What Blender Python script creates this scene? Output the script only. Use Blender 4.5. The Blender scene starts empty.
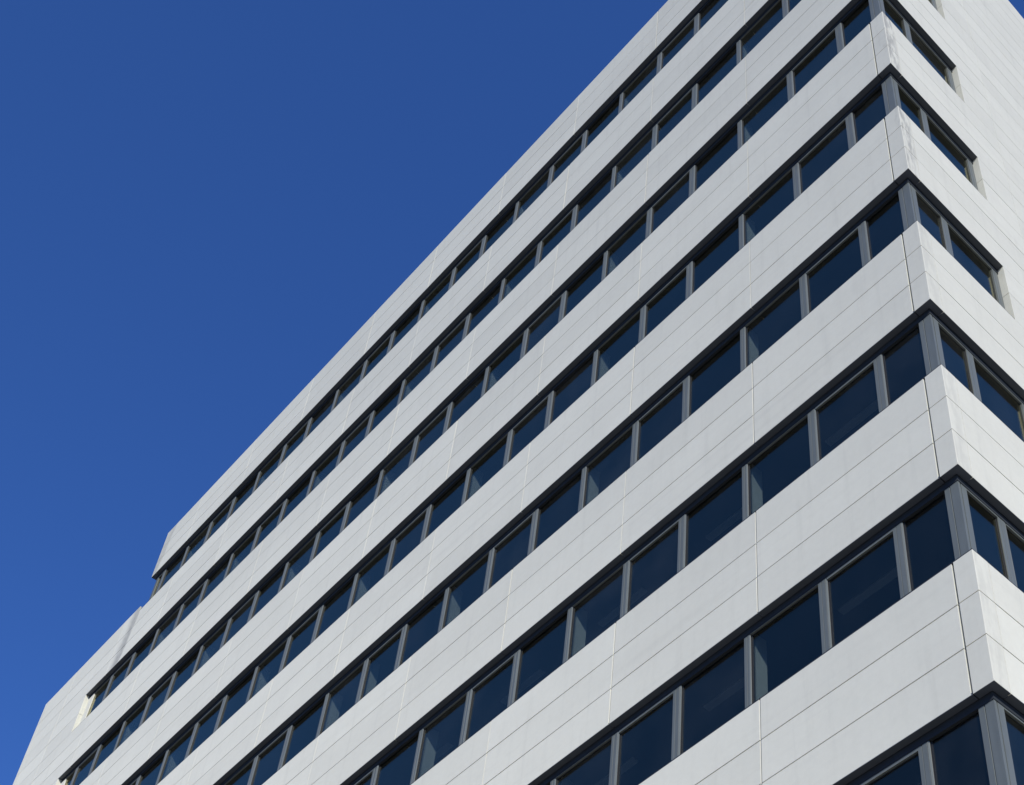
import bpy, bmesh, math, random
from mathutils import Matrix, Vector

# ------------------------------------------------------------------ scene, camera, light
sc = bpy.context.scene
col = sc.collection
random.seed(7)
Z0 = 12.8                       # height of the reference floor line above the ground
H = 3.7                         # storey height
PT, PU, PL = 2.111, 1.415, 0.712  # top / upper joint / lower joint of a cladding band

CP = Vector((6.172846, -9.881100, -11.164800))
CR = ((0.72757119, 0.68453117, -0.04535705),     # camera right, down, forward (rows)
      (-0.48509239, 0.46658797, -0.73958166),
      (-0.48510364, 0.56010066, 0.67153682))
CF, CX, CY = 1520.848, 314.535, 349.547
cam_d = bpy.data.cameras.new("camera")
cam = bpy.data.objects.new("camera", cam_d)
col.objects.link(cam)
m3 = Matrix((CR[0], [-v for v in CR[1]], [-v for v in CR[2]])).transposed()
cam.matrix_world = Matrix.Translation(CP + Vector((0, 0, Z0))) @ m3.to_4x4()
cam_d.sensor_fit = 'HORIZONTAL'
cam_d.sensor_width = 36
cam_d.lens = CF * 36 / 1024
cam_d.shift_x = -CX / 1024
cam_d.shift_y = CY / 1024
cam_d.clip_start = 0.1
cam_d.clip_end = 3000
sc.camera = cam

sun_dir = Vector((1.68, -1.0, 1.05)).normalized()     # towards the sun
el = math.asin(sun_dir.z)
world = bpy.data.worlds.new("World")
sc.world = world
world.use_nodes = True
wn = world.node_tree.nodes
wn.clear()
sky = wn.new('ShaderNodeTexSky')
sky.sky_type = 'NISHITA'
sky.sun_disc = False
sky.sun_elevation = el
sky.sun_rotation = math.atan2(sun_dir.x, sun_dir.y)
sky.altitude = 0
sky.air_density = 1.0
sky.dust_density = 0.0
sky.ozone_density = 10.0
bg = wn.new('ShaderNodeBackground')
bg.inputs['Strength'].default_value = 0.110
wo = wn.new('ShaderNodeOutputWorld')
tint = wn.new('ShaderNodeMix')          # white balance: the photograph's sky is a deeper, purer blue
tint.data_type = 'RGBA'
tint.blend_type = 'MULTIPLY'
tint.inputs[0].default_value = 1.0
tint.inputs[7].default_value = (0.98, 1.17, 1.56, 1)
world.node_tree.links.new(sky.outputs[0], tint.inputs[6])
world.node_tree.links.new(tint.outputs[2], bg.inputs[0])
world.node_tree.links.new(bg.outputs[0], wo.inputs[0])

sd = bpy.data.lights.new("sun", 'SUN')
sd.energy = 5.0
sd.angle = math.radians(0.53)
sd.color = (1.0, 0.96, 0.885)
sun = bpy.data.objects.new("sun", sd)
sun.rotation_euler = sun_dir.to_track_quat('Z', 'Y').to_euler()
sun.location = (30, -30, 60)
col.objects.link(sun)

sc.view_settings.view_transform = 'Standard'
sc.view_settings.look = 'None'
sc.view_settings.exposure = 0.0
sc.view_settings.gamma = 1.0

# ------------------------------------------------------------------ materials
def mat(name):
    m = bpy.data.materials.new(name)
    m.use_nodes = True
    nt = m.node_tree
    nt.nodes.clear()
    out = nt.nodes.new('ShaderNodeOutputMaterial')
    return m, nt, out

def N(nt, kind, **kw):
    n = nt.nodes.new(kind)
    for k, v in kw.items():
        if k.startswith('_'):
            n.inputs[k[1:].replace('_', ' ')].default_value = v
        else:
            setattr(n, k, v)
    return n

def math_node(nt, op, a, b=None, clamp=False):
    n = nt.nodes.new('ShaderNodeMath')
    n.operation = op
    n.use_clamp = clamp
    for i, v in enumerate((a, b)):
        if v is None:
            continue
        if isinstance(v, (int, float)):
            n.inputs[i].default_value = v
        else:
            nt.links.new(v, n.inputs[i])
    return n.outputs[0]

def noise(nt, coord, scale, detail=4, rough=0.55, sxyz=(1, 1, 1), loc=(0, 0, 0)):
    mp = N(nt, 'ShaderNodeMapping')
    mp.inputs['Scale'].default_value = sxyz
    mp.inputs['Location'].default_value = loc
    nt.links.new(coord, mp.inputs['Vector'])
    n = N(nt, 'ShaderNodeTexNoise')
    n.inputs['Scale'].default_value = scale
    n.inputs['Detail'].default_value = detail
    n.inputs['Roughness'].default_value = rough
    nt.links.new(mp.outputs[0], n.inputs['Vector'])
    return n.outputs['Fac']

def ramp(nt, fac, a, b, lo=0.0, hi=1.0, smooth=True):
    n = N(nt, 'ShaderNodeMapRange')
    n.interpolation_type = 'SMOOTHSTEP' if smooth else 'LINEAR'
    n.inputs['From Min'].default_value = a
    n.inputs['From Max'].default_value = b
    n.inputs['To Min'].default_value = lo
    n.inputs['To Max'].default_value = hi
    nt.links.new(fac, n.inputs['Value'])
    return n.outputs[0]

def simple(name, color, rough=0.5, metal=0.0, var=0.0, scale=3.0, spec=0.5, sxyz=(1, 1, 1)):
    m, nt, out = mat(name)
    b = N(nt, 'ShaderNodeBsdfPrincipled')
    b.inputs['Roughness'].default_value = rough
    b.inputs['Metallic'].default_value = metal
    b.inputs['Specular IOR Level'].default_value = spec
    if var > 0:
        g = N(nt, 'ShaderNodeNewGeometry')
        f = noise(nt, g.outputs['Position'], scale, 5, 0.6, sxyz)
        k = ramp(nt, f, 0.25, 0.75, 1 - var, 1 + var, False)
        mx = N(nt, 'ShaderNodeVectorMath', operation='SCALE')
        mx.inputs[0].default_value = color[:3]
        nt.links.new(k, mx.inputs['Scale'])
        nt.links.new(mx.outputs[0], b.inputs['Base Color'])
    else:
        b.inputs['Base Color'].default_value = (*color[:3], 1)
    nt.links.new(b.outputs[0], out.inputs[0])
    return m

def panel_material():
    m, nt, out = mat('white_panel')
    L = nt.links.new
    b = N(nt, 'ShaderNodeBsdfPrincipled')
    b.inputs['Roughness'].default_value = 0.62
    b.inputs['Diffuse Roughness'].default_value = 0.6
    b.inputs['Specular IOR Level'].default_value = 0.3
    g = N(nt, 'ShaderNodeNewGeometry')
    P = g.outputs['Position']
    sp = N(nt, 'ShaderNodeSeparateXYZ')
    L(P, sp.inputs[0])
    X, Y, Z = sp.outputs
    at = N(nt, 'ShaderNodeAttribute', attribute_name='tone')
    tone = math_node(nt, 'ADD', math_node(nt, 'MULTIPLY', at.outputs['Fac'], 0.065), 0.966)
    # broad cloudy weathering, fine mottling and long faint run marks
    n1 = ramp(nt, noise(nt, P, 0.9, 3, 0.5), 0.3, 0.7, 0.975, 1.02, False)
    n2 = ramp(nt, noise(nt, P, 9.0, 5, 0.65), 0.3, 0.7, 0.975, 1.025, False)
    n3 = ramp(nt, noise(nt, P, 70.0, 2, 0.5), 0.3, 0.7, 0.988, 1.012, False)
    run = ramp(nt, noise(nt, P, 1.0, 4, 0.6, (5.5, 5.5, 0.35)), 0.5, 0.8, 1.0, 0.93)
    hb = ramp(nt, noise(nt, P, 1.0, 3, 0.6, (0.12, 0.12, 5.0), (3, 1, 7)), 0.52, 0.75, 1.0, 0.955)
    # the streaked dirt near the corner piece of the upper storeys
    cy = math_node(nt, 'MULTIPLY', ramp(nt, Y, 0.0, 0.03), ramp(nt, Y, 0.34, 0.16))
    cz = ramp(nt, Z, Z0 + 8.5, Z0 + 13.0, 0.25, 1.0)
    cn = ramp(nt, noise(nt, P, 1.0, 5, 0.6, (9, 9, 2.4), (2.2, 5, 1)), 0.40, 0.60)
    corner = math_node(nt, 'MULTIPLY', math_node(nt, 'MULTIPLY', cy, cz), math_node(nt, 'MULTIPLY', cn, ramp(nt, X, -0.04, -0.02)))
    cx = math_node(nt, 'MULTIPLY', ramp(nt, X, -0.27, -0.05), ramp(nt, Y, 0.02, 0.0))
    cn2 = ramp(nt, noise(nt, P, 1.0, 5, 0.6, (9, 9, 2.2), (7, 1, 4)), 0.5, 0.75)
    corner2 = math_node(nt, 'MULTIPLY', math_node(nt, 'MULTIPLY', cx, cz), cn2)
    # the grey run of dirt below the end of the upper storey
    wob = math_node(nt, 'MULTIPLY', math_node(nt, 'SUBTRACT', noise(nt, P, 1.3, 3), 0.5), 0.35)
    lean = math_node(nt, 'MULTIPLY', math_node(nt, 'SUBTRACT', Z, Z0 + 23.4), -0.12)
    xs = math_node(nt, 'ADD', math_node(nt, 'ADD', X, wob), lean)
    st = math_node(nt, 'MULTIPLY', ramp(nt, xs, -30.85, -30.35), ramp(nt, xs, -30.02, -30.2))
    stz = math_node(nt, 'MULTIPLY', ramp(nt, Z, Z0 + 22.15, Z0 + 22.25, 0.0, 1.0), ramp(nt, Z, Z0 + 24.9, Z0 + 24.2, 0.6, 1.0))
    stn = ramp(nt, noise(nt, P, 5.0, 5, 0.7), 0.25, 0.7, 0.45, 1.0)
    stain = math_node(nt, 'MULTIPLY', math_node(nt, 'MULTIPLY', st, stz), stn)
    # small isolated scuffs
    sc1 = ramp(nt, noise(nt, P, 2.6, 6, 0.75, (1, 1, 1), (9, 2, 5)), 0.70, 0.78, 1.0, 0.93)
    k = tone
    for v in (n1, n2, n3, run, hb, sc1):
        k = math_node(nt, 'MULTIPLY', k, v)
    base = N(nt, 'ShaderNodeVectorMath', operation='SCALE')
    base.inputs[0].default_value = (0.635, 0.624, 0.532)
    L(k, base.inputs['Scale'])
    dirt = math_node(nt, 'ADD', math_node(nt, 'MULTIPLY', corner, 0.62),
                     math_node(nt, 'ADD', math_node(nt, 'MULTIPLY', stain, 0.72), math_node(nt, 'MULTIPLY', corner2, 0.35)), True)
    mx = N(nt, 'ShaderNodeMix', data_type='RGBA')
    L(dirt, mx.inputs[0])
    L(base.outputs[0], mx.inputs[6])
    mx.inputs[7].default_value = (0.22, 0.218, 0.20, 1)
    L(mx.outputs[2], b.inputs['Base Color'])
    bp = N(nt, 'ShaderNodeBump')
    bp.inputs['Strength'].default_value = 0.25
    bp.inputs['Distance'].default_value = 0.01
    L(noise(nt, P, 2.2, 3, 0.5), bp.inputs['Height'])
    L(bp.outputs[0], b.inputs['Normal'])
    L(b.outputs[0], out.inputs[0])
    return m

def glass_material():
    m, nt, out = mat('tinted_glass')
    L = nt.links.new
    g = N(nt, 'ShaderNodeNewGeometry')
    bp = N(nt, 'ShaderNodeBump')
    bp.inputs['Strength'].default_value = 0.03
    bp.inputs['Distance'].default_value = 0.01
    L(noise(nt, g.outputs['Position'], 0.9, 2, 0.5), bp.inputs['Height'])
    dt = N(nt, 'ShaderNodeVectorMath', operation='DOT_PRODUCT')
    L(g.outputs['Normal'], dt.inputs[0])
    L(g.outputs['Incoming'], dt.inputs[1])
    c = math_node(nt, 'ABSOLUTE', dt.outputs['Value'])
    s = math_node(nt, 'POWER', math_node(nt, 'SUBTRACT', 1.0, c), 4.2)
    f = math_node(nt, 'ADD', math_node(nt, 'MULTIPLY', s, 0.90), 0.06, True)
    t = N(nt, 'ShaderNodeBsdfTransparent')
    t.inputs[0].default_value = (0.60, 0.64, 0.65, 1)
    gl = N(nt, 'ShaderNodeBsdfGlossy')
    gl.inputs['Roughness'].default_value = 0.0
    gl.inputs['Color'].default_value = (0.93, 0.87, 0.60, 1)
    L(bp.outputs[0], gl.inputs['Normal'])
    mx = N(nt, 'ShaderNodeMixShader')
    L(f, mx.inputs[0])
    L(t.outputs[0], mx.inputs[1])
    L(gl.outputs[0], mx.inputs[2])
    at = N(nt, 'ShaderNodeAttribute', attribute_name='tone')
    du = N(nt, 'ShaderNodeBsdfDiffuse')
    du.inputs[0].default_value = (0.42, 0.44, 0.46, 1)
    cloud = ramp(nt, noise(nt, g.outputs['Position'], 1.1, 4, 0.6), 0.3, 0.75, 0.2, 1.6)
    amt = math_node(nt, 'MULTIPLY', math_node(nt, 'ADD', math_node(nt, 'MULTIPLY', math_node(nt, 'POWER', at.outputs['Fac'], 2.0), 0.009), 0.0015), cloud)
    m2 = N(nt, 'ShaderNodeMixShader')
    L(amt, m2.inputs[0])
    L(mx.outputs[0], m2.inputs[1])
    L(du.outputs[0], m2.inputs[2])
    L(m2.outputs[0], out.inputs[0])
    return m

M_PANEL = panel_material()
M_GLASS = glass_material()
M_SEAL = simple('joint_sealant', (0.15, 0.18, 0.23), 0.8, var=0.15, scale=6)
M_SOFFIT = simple('soffit_metal', (0.060, 0.071, 0.086), 0.6, var=0.12, scale=2.0)
M_GREY = simple('grey_metal', (0.112, 0.124, 0.114), 0.45, var=0.10, scale=14, sxyz=(1, 1, 0.15))
M_GASKET = simple('black_gasket', (0.012, 0.013, 0.015), 0.6)
M_HEAD = simple('dark_head_frame', (0.028, 0.033, 0.038), 0.9, var=0.1, scale=3, spec=0.1)
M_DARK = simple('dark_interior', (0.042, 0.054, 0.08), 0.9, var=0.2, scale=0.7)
M_PIER = simple('painted_pier', (0.56, 0.58, 0.54), 0.8, var=0.06, scale=6)
M_LAMP = simple('ceiling_fitting', (0.45, 0.47, 0.5), 0.6)
M_ROOF = simple('roof_membrane', (0.18, 0.18, 0.18), 0.9, var=0.15, scale=1.0)
M_PLINTH = simple('plinth_stone', (0.25, 0.25, 0.24), 0.7, var=0.12, scale=2.0)

# ------------------------------------------------------------------ mesh helpers
class MB:
    def __init__(self):
        self.bm = bmesh.new()
        self.t = self.bm.faces.layers.float.new('tone')
        self.mats = []

    def mi(self, m):
        if m not in self.mats:
            self.mats.append(m)
        return self.mats.index(m)

    def faces(self, vs, fs, m, tone=0.5):
        v = [self.bm.verts.new((x, y, z + Z0)) for x, y, z in vs]
        i = self.mi(m)
        for f in fs:
            fc = self.bm.faces.new([v[k] for k in f])
            fc.material_index = i
            fc[self.t] = tone

    def box(self, x0, x1, y0, y1, z0, z1, m, tone=0.5):
        if x0 > x1: x0, x1 = x1, x0
        if y0 > y1: y0, y1 = y1, y0
        vs = [(x0, y0, z0), (x1, y0, z0), (x1, y1, z0), (x0, y1, z0),
              (x0, y0, z1), (x1, y0, z1), (x1, y1, z1), (x0, y1, z1)]
        self.faces(vs, [(0, 3, 2, 1), (4, 5, 6, 7), (0, 1, 5, 4), (1, 2, 6, 5), (2, 3, 7, 6), (3, 0, 4, 7)], m, tone)

    def prism(self, pts, z0, z1, m, tone=0.5):
        # pts counter-clockwise seen from above
        n = len(pts)
        vs = [(x, y, z0) for x, y in pts] + [(x, y, z1) for x, y in pts]
        fs = [tuple(reversed(range(n))), tuple(range(n, 2 * n))]
        fs += [(i, (i + 1) % n, n + (i + 1) % n, n + i) for i in range(n)]
        self.faces(vs, fs, m, tone)

    def panel(self, face, u0, u1, z0, z1, d=0.045, c=0.003, m=None):
        """one cladding panel with a small chamfer; face 'S' looks to -Y, 'E' to +X, 'W' to -X (at x=u)"""
        tone = random.random()
        j = [random.uniform(-0.0012, 0.0012) for _ in range(4)]
        a, b = min(u0, u1), max(u0, u1)
        back = [(a, d, z0), (b, d, z0), (b, d, z1), (a, d, z1)]
        mid = [(a, c, z0), (b, c, z0), (b, c, z1), (a, c, z1)]
        fr = [(a + c, j[0], z0 + c), (b - c, j[1], z0 + c), (b - c, j[2], z1 - c), (a + c, j[3], z1 - c)]
        vs = back + mid + fr
        fs = [(8, 9, 10, 11), (4, 5, 9, 8), (5, 6, 10, 9), (6, 7, 11, 10), (7, 4, 8, 11),
              (0, 1, 5, 4), (1, 2, 6, 5), (2, 3, 7, 6), (3, 0, 4, 7)]
        if face == 'E':
            vs = [(-y, x, z) for x, y, z in vs]
        elif face[0] == 'W':
            xw = float(face[1:])
            vs = [(xw + y, x, z) for x, y, z in vs]
            fs = [tuple(reversed(f)) for f in fs]
        self.faces(vs, fs, m or M_PANEL, tone)

    def build(self, name, parent=None, **props):
        me = bpy.data.meshes.new(name)
        self.bm.to_mesh(me)
        self.bm.free()
        for m in self.mats:
            me.materials.append(m)
        o = bpy.data.objects.new(name, me)
        col.objects.link(o)
        o.parent = parent
        for k, v in props.items():
            o[k] = v
        return o

# ------------------------------------------------------------------ the setting
def ground():
    m, nt, out = mat('asphalt')
    b = N(nt, 'ShaderNodeBsdfPrincipled')
    b.inputs['Roughness'].default_value = 0.9
    g = N(nt, 'ShaderNodeNewGeometry')
    f = noise(nt, g.outputs['Position'], 0.35, 8, 0.7)
    cr = N(nt, 'ShaderNodeValToRGB')
    cr.color_ramp.elements[0].color = (0.09, 0.088, 0.083, 1)
    cr.color_ramp.elements[1].color = (0.16, 0.155, 0.145, 1)
    nt.links.new(f, cr.inputs[0])
    nt.links.new(cr.outputs[0], b.inputs['Base Color'])
    nt.links.new(b.outputs[0], out.inputs[0])
    mb = MB()
    mb.faces([(-1500, -1500, -Z0), (1500, -1500, -Z0), (1500, 1500, -Z0), (-1500, 1500, -Z0)], [(0, 1, 2, 3)], m)
    mb.build('ground', kind='structure')
    m2, nt, out = mat('paving')
    b = N(nt, 'ShaderNodeBsdfPrincipled')
    b.inputs['Roughness'].default_value = 0.85
    g = N(nt, 'ShaderNodeNewGeometry')
    br = N(nt, 'ShaderNodeTexBrick')
    br.offset = 0.5
    br.inputs['Scale'].default_value = 1.0
    br.inputs['Color1'].default_value = (0.33, 0.30, 0.25, 1)
    br.inputs['Color2'].default_value = (0.38, 0.345, 0.29, 1)
    br.inputs['Mortar'].default_value = (0.12, 0.12, 0.115, 1)
    br.inputs['Mortar Size'].default_value = 0.008
    br.inputs['Brick Width'].default_value = 0.6
    br.inputs['Row Height'].default_value = 0.6
    nt.links.new(g.outputs['Position'], br.inputs['Vector'])
    nt.links.new(br.outputs['Color'], b.inputs['Base Color'])
    nt.links.new(b.outputs[0], out.inputs[0])
    mb = MB()
    mb.box(-70, 45, -55, 24, -Z0 + 0.004, -Z0 + 0.12, m2)  # unseen paving, made wide, pale and warm to bounce light onto the walls
    mb.build('pavement', kind='structure')
ground()

# ------------------------------------------------------------------ the building
bld = bpy.data.objects.new('office_building', None)
bld.location = (0, 0, 0)
col.objects.link(bld)
bld['label'] = 'tall white panelled office block with ribbon windows filling the right side of the picture'
bld['category'] = 'building'

XU = -30.12          # left end of the top storey
XW = -36.25         # left end of the lower wing
YB = 14.0           # rear
YE = 2.357          # end of the windows on the right hand face
F, G = 0.12, 0.152  # frame face / glass plane behind the cladding face
TOP7 = 28.06 - 7 * H
CS = 0.285          # leg of the corner piece
GAP = 0.013         # horizontal joint
VG = 0.018          # vertical joint
XJ = [-3.452, -6.46, -9.50, -12.53, -15.58, -18.54, -21.70, -24.85, -27.99, -31.03, -34.15]
YJ = [3.34, 6.39, 9.44, 12.49]
LEVELS = range(-3, 8)
PLEVEL = {5: -32.2}

def row_end(n):
    """left end of the window row above band n"""
    return {6: XU, 5: -32.2}.get(n, -31.72)

def joint_gaps(n):
    rr = random.Random(100 + n)
    return {j: (0.020 if rr.random() < 0.6 else 0.010) for j in XJ}

def spans(lo, hi, joints, gap):
    """split lo..hi at the joints"""
    e = [lo] + sorted(j for j in joints if lo + 0.1 < j < hi - 0.1) + [hi]
    r = []
    for i in range(len(e) - 1):
        g = (lambda j: gap[j] if isinstance(gap, dict) else gap)
        r.append((e[i] + (g(e[i]) / 2 if i else 0), e[i + 1] - (g(e[i + 1]) / 2 if i < len(e) - 2 else 0)))
    return r

def corner_piece(mb, z0, z1, left=False):
    t, c = 0.045, 0.006
    tone = random.random() * 0.6
    if not left:
        pts = [(-CS, 0), (-c, 0), (0, c), (0, CS), (-t, CS), (-t, t), (-CS, t)]
        mb.prism(pts, z0, z1, M_PANEL, tone)

def end_corner(mb, xe, z0, z1):
    t, c = 0.045, 0.006
    pts = [(xe, c), (xe + c, 0), (xe + CS, 0), (xe + CS, t), (xe + t, t), (xe + t, CS), (xe, CS)]
    mb.prism(pts, z0, z1, M_PANEL, random.random() * 0.6)

def band(n):
    """the cladding of one storey: three courses of white panels right round, as one part"""
    mb = MB()
    top = TOP7 if n == 7 else PT
    xe = XU if n == 7 else XW
    zs = [0, PL, PU, top]
    for i in range(3):
        z0 = n * H + zs[i] + (GAP / 2 if i else 0.0)
        z1 = n * H + zs[i + 1] - (GAP / 2 if i < 2 else 0)
        corner_piece(mb, z0, z1)
        s = spans(xe + CS + VG, -CS - 0.030, XJ, joint_gaps(n))
        for a, b in s:
            zz = z1
            if n == 6 and i == 2 and b < XU - 0.5:
                zz = n * H + 2.37
            if n == 6 and i == 2 and a < XU < b:
                mb.panel('S', a, XU - 0.004, z0, n * H + 2.37)
                mb.panel('S', XU + 0.004, b, z0, z1)
                continue
            mb.panel('S', a, b, z0, zz)
        zz = n * H + 2.37 if (n == 6 and i == 2) else z1
        end_corner(mb, xe, z0, zz)
        for a, b in spans(CS + 0.008, YB, YJ, 0.006):
            mb.panel('E', a, b, z0, z1)
        for a, b in spans(CS + 0.008, YB, YJ, 0.008):
            mb.panel('W%f' % xe, a, b, z0, zz)
    # backing with the joint sealant, set 10 mm behind the faces; open slot beside the corner piece
    zt = n * H + top - 0.004
    zb = n * H + 0.006
    d0, d1 = 0.016, 0.10
    mb.box(xe + 0.3, -CS - 0.060, d0, d1, zb, zt, M_SEAL)
    if n == 6:
        mb.box(XW + 0.3, XU - 0.1, d0, d1, zt, n * H + 2.36, M_SEAL)
        mb.box(XW + d0, XW + d1, d1, YB, zt, n * H + 2.36, M_SEAL)
    mb.box(-d1, -d0, CS - 0.02, YB - 0.01, zb, zt, M_SEAL)
    mb.box(xe + d0, xe + d1, d1, YB, zb, zt, M_SEAL)
    # dark flashing along the top edge under the windows
    if n < 7:
        xr = row_end(n) + (0.003 if n < 6 else 0.0)
        mb.prism([(xr, 0.003), (-0.003, 0.003), (-0.003, YE), (-0.12, YE), (-0.12, 0.12), (xr, 0.12)], n * H + PT - 0.001, n * H + PT + 0.020, M_GASKET)
    mb.box(-CS - 0.10, -d1 - 0.02, d1 - 0.004, d1 + 0.04, zb, zt, M_GASKET)
    # rear wall
    mb.box(xe + 0.01, -0.01, YB, YB + 0.05, n * H, zt, M_PANEL)
    return mb.build('cladding_band', bld, **({'label': 'white panel course of the wing top with a dark run of dirt'} if n == 6 else {}))

def solid_between(n):
    """panels closing the window height where there are no windows: right face, left wing, jambs"""
    mb = MB()
    za, zc = n * H + PT, (n + 1) * H
    zm = (za + zc) / 2
    xl = row_end(n)
    for z0, z1 in ((za + GAP / 2, zm - GAP / 2), (zm + GAP / 2, zc - GAP / 2)):
        for a, b in spans(YE, YB, YJ, 0.006):
            mb.panel('E', a, b, z0, z1)
        # the jamb of the window recess on the right face
        mb.box(-G - 0.05, -0.046, YE, YE + 0.05, z0, z1, M_PANEL, random.random())
        if n < 6:
            for a, b in spans(XW + CS + VG, xl, XJ, VG):
                mb.panel('S', a, b, z0, z1)
            end_corner(mb, XW, z0, z1)
            for a, b in spans(CS + 0.008, YB, YJ, 0.008):
                mb.panel('W%f' % XW, a, b, z0, z1)
            mb.box(xl - 0.05, xl, 0.046, G + 0.05, z0, z1, M_PANEL, random.random())
    mb.box(-0.1, -0.011, YE + 0.01, YB - 0.01, za, zc, M_SEAL)
    if n < 6:
        mb.box(XW + 0.3, xl - 0.01, 0.011, 0.1, za, zc, M_SEAL)
        mb.box(XW + 0.011, XW + 0.1, 0.1, YB, za, zc, M_SEAL)
    mb.box((XW if n < 6 else XU + 0.2) + 0.01, -0.01, YB, YB + 0.05, za, zc, M_PANEL)
    return mb.build('solid_panelling', bld)

def soffit(n):
    """dark metal underside of band n over the windows below it"""
    mb = MB()
    z0, z1 = n * H - 0.004, n * H + 0.03
    xl = row_end(n - 1)
    dd = F - 0.014
    g = 0.016
    mb.box(xl + 0.1, -0.05, 0.02, dd - 0.005, z0 + 0.02, z1 + 0.002, M_GASKET)
    lo = xl if n == 7 else xl + 0.003
    if n == 7:
        e = spans(lo + CS, -CS - g, XJ, g)
    else:
        e = spans(lo, -CS - g, XJ, g)
    for a, b in e:
        mb.box(a, b, 0.0025, dd, z0, z1, M_SOFFIT, 0.5)
    pts = [(-CS, 0.0025), (-0.0025, 0.0025), (-0.0025, CS), (-dd, CS), (-dd, dd), (-CS, dd)]
    mb.prism(pts, z0, z1, M_SOFFIT)
    mb.box(-dd, -0.0025, CS + g, YE - 0.003, z0, z1, M_SOFFIT)
    if n == 7:
        pts = [(lo + 0.0025, 0.0025), (lo + CS - g, 0.0025), (lo + CS - g, dd), (lo + dd, dd), (lo + dd, CS), (lo + 0.0025, CS)]
        mb.prism(pts, z0, z1, M_SOFFIT)
        mb.box(lo + 0.0025, lo + dd, CS + g, YB, z0, z1, M_SOFFIT)
        mb.box(lo + 0.2, lo + 3.0, 0.3, YB, z0, z1, M_SOFFIT)
    # dark head frame running continuously above the mullions
    hb, h0, h1 = n * H - 0.113, F - 0.008, G + 0.03
    hl = XU + h0 if n == 7 else xl
    pts = [(hl, h0), (-h0, h0), (-h0, YE - 0.001), (-h1, YE - 0.001), (-h1, h1), (hl, h1)]
    mb.prism(pts, hb, n * H - 0.001, M_HEAD)
    return mb.build('soffit', bld)

def corner_post(n):
    mb = MB()
    z0, z1 = n * H + PT - 0.1, (n + 1) * H
    s = 0.012
    pts = [(-0.33, F), (-0.255, F), (-0.25, F + s), (-0.24, F), (-F, F), (-F, 0.165), (-F - s * 2, 0.168),
           (-F - s * 2, 0.180), (-F, 0.183), (-F, 0.29), (-G - 0.03, 0.29), (-G - 0.03, G + 0.03), (-0.33, G + 0.03)]
    mb.prism(pts, z0, z1, M_GREY)
    return mb.build('corner_post', bld)

def end_post(n):
    """framing at the left end of a row"""
    z0, z1 = n * H + PT - 0.1, (n + 1) * H
    mb = MB()
    xl = row_end(n)
    if n == 6:
        xe = XU + F + 0.06
        pts = [(xe, F), (xe + 0.13, F), (xe + 0.13, G + 0.03), (xe + 0.04, G + 0.03), (xe + 0.04, 0.36), (xe, 0.36)]
        mb.prism(pts, z0, z1, M_GREY)
        mb.box(xe + 0.028, xe + 0.038, 0.36, 6.0, z0, z1, M_GLASS)
        mb.box(xe, xe + 0.04, 6.0, 6.2, z0, z1, M_GREY)
    else:
        mb.box(xl, xl + 0.30 + (0.06 if n == 5 else 0), F, G + 0.03, z0, z1, M_PANEL)
    return mb.build('end_post', bld)

# windows -----------------------------------------------------------------
NARROW = [-3.72 - 4.05 * k for k in range(-1, 8)]
def mullions(n):
    """right edge, width of the mullions of a left-face row, from the corner on"""
    r = []
    for xn in NARROW:
        for off, w, kind in ((0, 0.115, 'n'), (-1.35, 0.16, 'w'), (-2.645, 0.155, 'w')):
            x = xn + off
            if -1.0 > x > row_end(n) + 0.45:
                r.append((x, w, kind))
    return sorted(r, reverse=True)

def project(x, y, z):
    d = Vector((x, y, z)) - CP
    q = [sum(CR[i][k] * d[k] for k in range(3)) for i in range(3)]
    return 512 + CX + CF * q[0] / q[2], 392.5 + CY + CF * q[1] / q[2], q[2]

def window_list():
    L = []
    for n in range(-3, 7):
        prev = -0.33
        ms = mullions(n)
        for i, (x, w, kind) in enumerate(ms):
            t = {0: 'fixed', 1: 'sash', 2: 'low'}[i % 3]
            L.append(dict(face='S', n=n, a=x, b=prev, mull=(x - w, x), t=t))
            prev = x - w
        if n == 6:
            e = XU + F + 0.19
        else:
            e = row_end(n) + 0.30 + (0.06 if n == 5 else 0)
        L.append(dict(face='S', n=n, a=e, b=prev, mull=None, t={0: 'fixed', 1: 'sash', 2: 'low'}[len(ms) % 3]))
        L.append(dict(face='E', n=n, a=0.29, b=0.90, mull=(0.90, 1.08), t='sash'))
        L.append(dict(face='E', n=n, a=1.08, b=2.19, mull=(2.19, YE), t='sash'))
    for w in L:
        z0, z1 = w['n'] * H + PT, (w['n'] + 1) * H
        if w['face'] == 'S':
            P = [project(w['a'], F, z0), project(w['b'], F, z0), project(w['b'], F, z1), project(w['a'], F, z1)]
        else:
            P = [project(-F, w['a'], z0), project(-F, w['b'], z0), project(-F, w['b'], z1), project(-F, w['a'], z1)]
        P = [(min(max(p[0], 0), 1024), min(max(p[1], 0), 785)) for p in P]
        w['area'] = abs(sum(P[i][0] * P[(i + 1) % 4][1] - P[(i + 1) % 4][0] * P[i][1] for i in range(4))) / 2
    return L

def put(mb, face, u0, u1, d0, d1, z0, z1, m, tone=0.5):
    if face == 'S':
        mb.box(u0, u1, d0, d1, z0, z1, m, tone)
    else:
        mb.box(-d1, -d0, u0, u1, z0, z1, m, tone)

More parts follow.
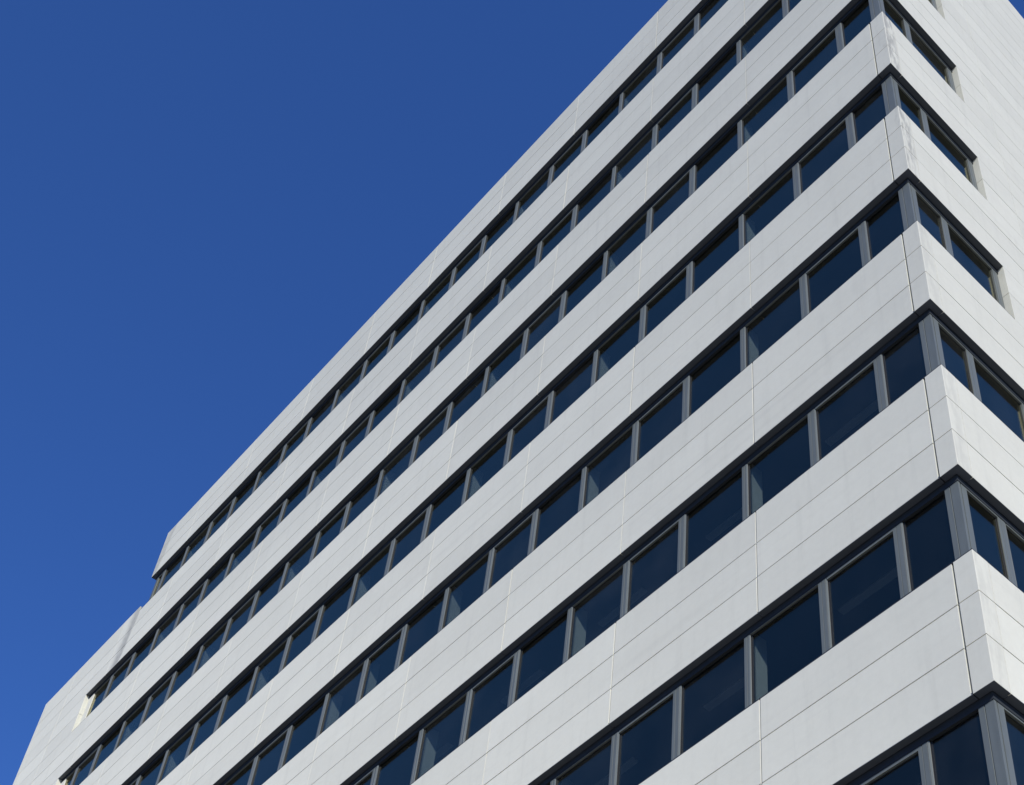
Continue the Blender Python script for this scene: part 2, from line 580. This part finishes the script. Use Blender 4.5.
def win_frame(mb, w):
    a, b, f, n = w['a'], w['b'], w['face'], w['n']
    z0, z1 = n * H + PT, (n + 1) * H
    drop = {'fixed': 0.104, 'sash': 0.158, 'low': 0.127}[w['t']]
    if f == 'E':
        drop = 0.140
    put(mb, f, a, b, F, G + 0.02, z1 - drop, z1 - 0.10, M_GREY)     # head rail
    # black gasket lines around the pane
    put(mb, f, a, b, G - 0.004, G + 0.016, z1 - drop - 0.014, z1 - drop, M_GASKET)
    put(mb, f, a, a + (0.018 if f == 'S' else 0.03), G - 0.003, G + 0.018, z0 - 0.1, z1 - drop - 0.014, M_GASKET)
    put(mb, f, b - (0.022 if f == 'S' else 0.012), b, G - 0.003, G + 0.018, z0 - 0.1, z1 - drop - 0.014, M_GASKET)
    put(mb, f, a, b, 0.05, G + 0.018, z0 - 0.08, z0 + 0.004, M_GASKET)                # sill
    w['drop'] = drop

def win_pane(mb, w):
    z0, z1 = w['n'] * H + PT, (w['n'] + 1) * H
    put(mb, w['face'], w['a'] + 0.012, w['b'] - 0.010, G, G + 0.010, z0 + 0.004, z1 - w['drop'] - 0.014, M_GLASS, random.random())

def win_mullion(mb, w):
    if not w['mull']:
        return False
    a, b = w['mull']
    z0, z1 = w['n'] * H + PT - 0.1, (w['n'] + 1) * H - 0.002
    g = 0.006
    D = F + 0.012
    last = w['face'] == 'E' and a > 2
    if last:
        D = G + 0.05
    else:
        put(mb, w['face'], a + 0.002, b - 0.002, D, G + 0.05, z0, z1, M_GASKET)
    if b - a > 0.13:
        p = [(a, F), (a + 0.05, F), (a + 0.052, F + g), (a + 0.058, F + g), (a + 0.06, F),
             (b - 0.034, F), (b - 0.031, F + g), (b - 0.026, F - 0.002), (b - 0.004, F + 0.008), (b, F + 0.011), (b, D), (a, D)]
    else:
        p = [(a, F), (a + 0.05, F), (a + 0.052, F + g), (a + 0.058, F + g), (a + 0.06, F), (b - 0.022, F), (b - 0.003, F + 0.008), (b, F + 0.011), (b, D), (a, D)]
    if w['face'] == 'E':
        p = [(-y, x) for x, y in p]
    mb.prism(p, z0, z1, M_GREY)
    return True

def pier_mesh(n):
    """lit concrete piers standing just inside the glass of a row"""
    xs = [x for x, w, k in mullions(n) if k == 'n']
    if n == 2:
        xs.append(-14.56)
    for x in xs:
        mb = MB()
        mb.box(x - 0.20, x - 0.02, 0.238, 0.452, n * H + 2.0, (n + 1) * H + 0.0, M_PIER)
        mb.build('interior_pier', bld)

def floor_slab(n):
    mb = MB()
    xl = (XU if n == 7 else XW) + 0.2
    z0, z1 = n * H + 0.06, n * H + (2.0 if n < 7 else TOP7 - 0.12)
    mb.box(xl, -0.17, 0.17, YB - 0.05, z0, z1, M_DARK if n < 7 else M_DARK)
    o = mb.build('floor_slab', bld)
    if n in (0, 1, 2):
        for i in range(5):
            for k in range(2):
                mb = MB()
                x = -1.6 - 2.6 * i - 0.5 * k
                mb.box(x - 1.1, x, 0.75 + 1.1 * k, 0.87 + 1.1 * k, z0 - 0.03, z0 - 0.001, M_LAMP)
                mb.build('ceiling_fitting', o)

for n in LEVELS:
    band(n)
    floor_slab(n)
    if n > -3:
        soffit(n)
    if n < 7:
        solid_between(n)
        corner_post(n)
        end_post(n)
        pier_mesh(n)
mb = MB()
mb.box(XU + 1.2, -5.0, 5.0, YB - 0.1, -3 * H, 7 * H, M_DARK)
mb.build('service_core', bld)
mb = MB()
mb.box(XW + 0.02, -0.02, 0.02, YB, -Z0, -3 * H - 0.01, M_PLINTH)
mb.build('plinth', bld)
mb = MB()
mb.box(XU + 0.05, -0.05, 0.05, YB, 28.06 - 0.11, 28.06 - 0.05, M_ROOF)
mb.box(XW + 0.05, XU + 0.2, 0.05, YB, 24.57 - 0.3, 24.57 - 0.06, M_ROOF)
mb.build('roof', bld)

wins = sorted(window_list(), key=lambda w: -w['area'])
for w in wins[:100]:
    mb = MB()
    win_frame(mb, w)
    o = mb.build('window', bld)
    mb = MB()
    win_pane(mb, w)
    mb.build('pane', o)
    mb = MB()
    if win_mullion(mb, w):
        mb.build('mullion', o)
    else:
        mb.bm.free()
mb = MB()
for w in wins[100:]:
    win_frame(mb, w)
    win_pane(mb, w)
    win_mullion(mb, w)
mb.build('window', bld, kind='stuff', label='the smaller and more distant ribbon windows')
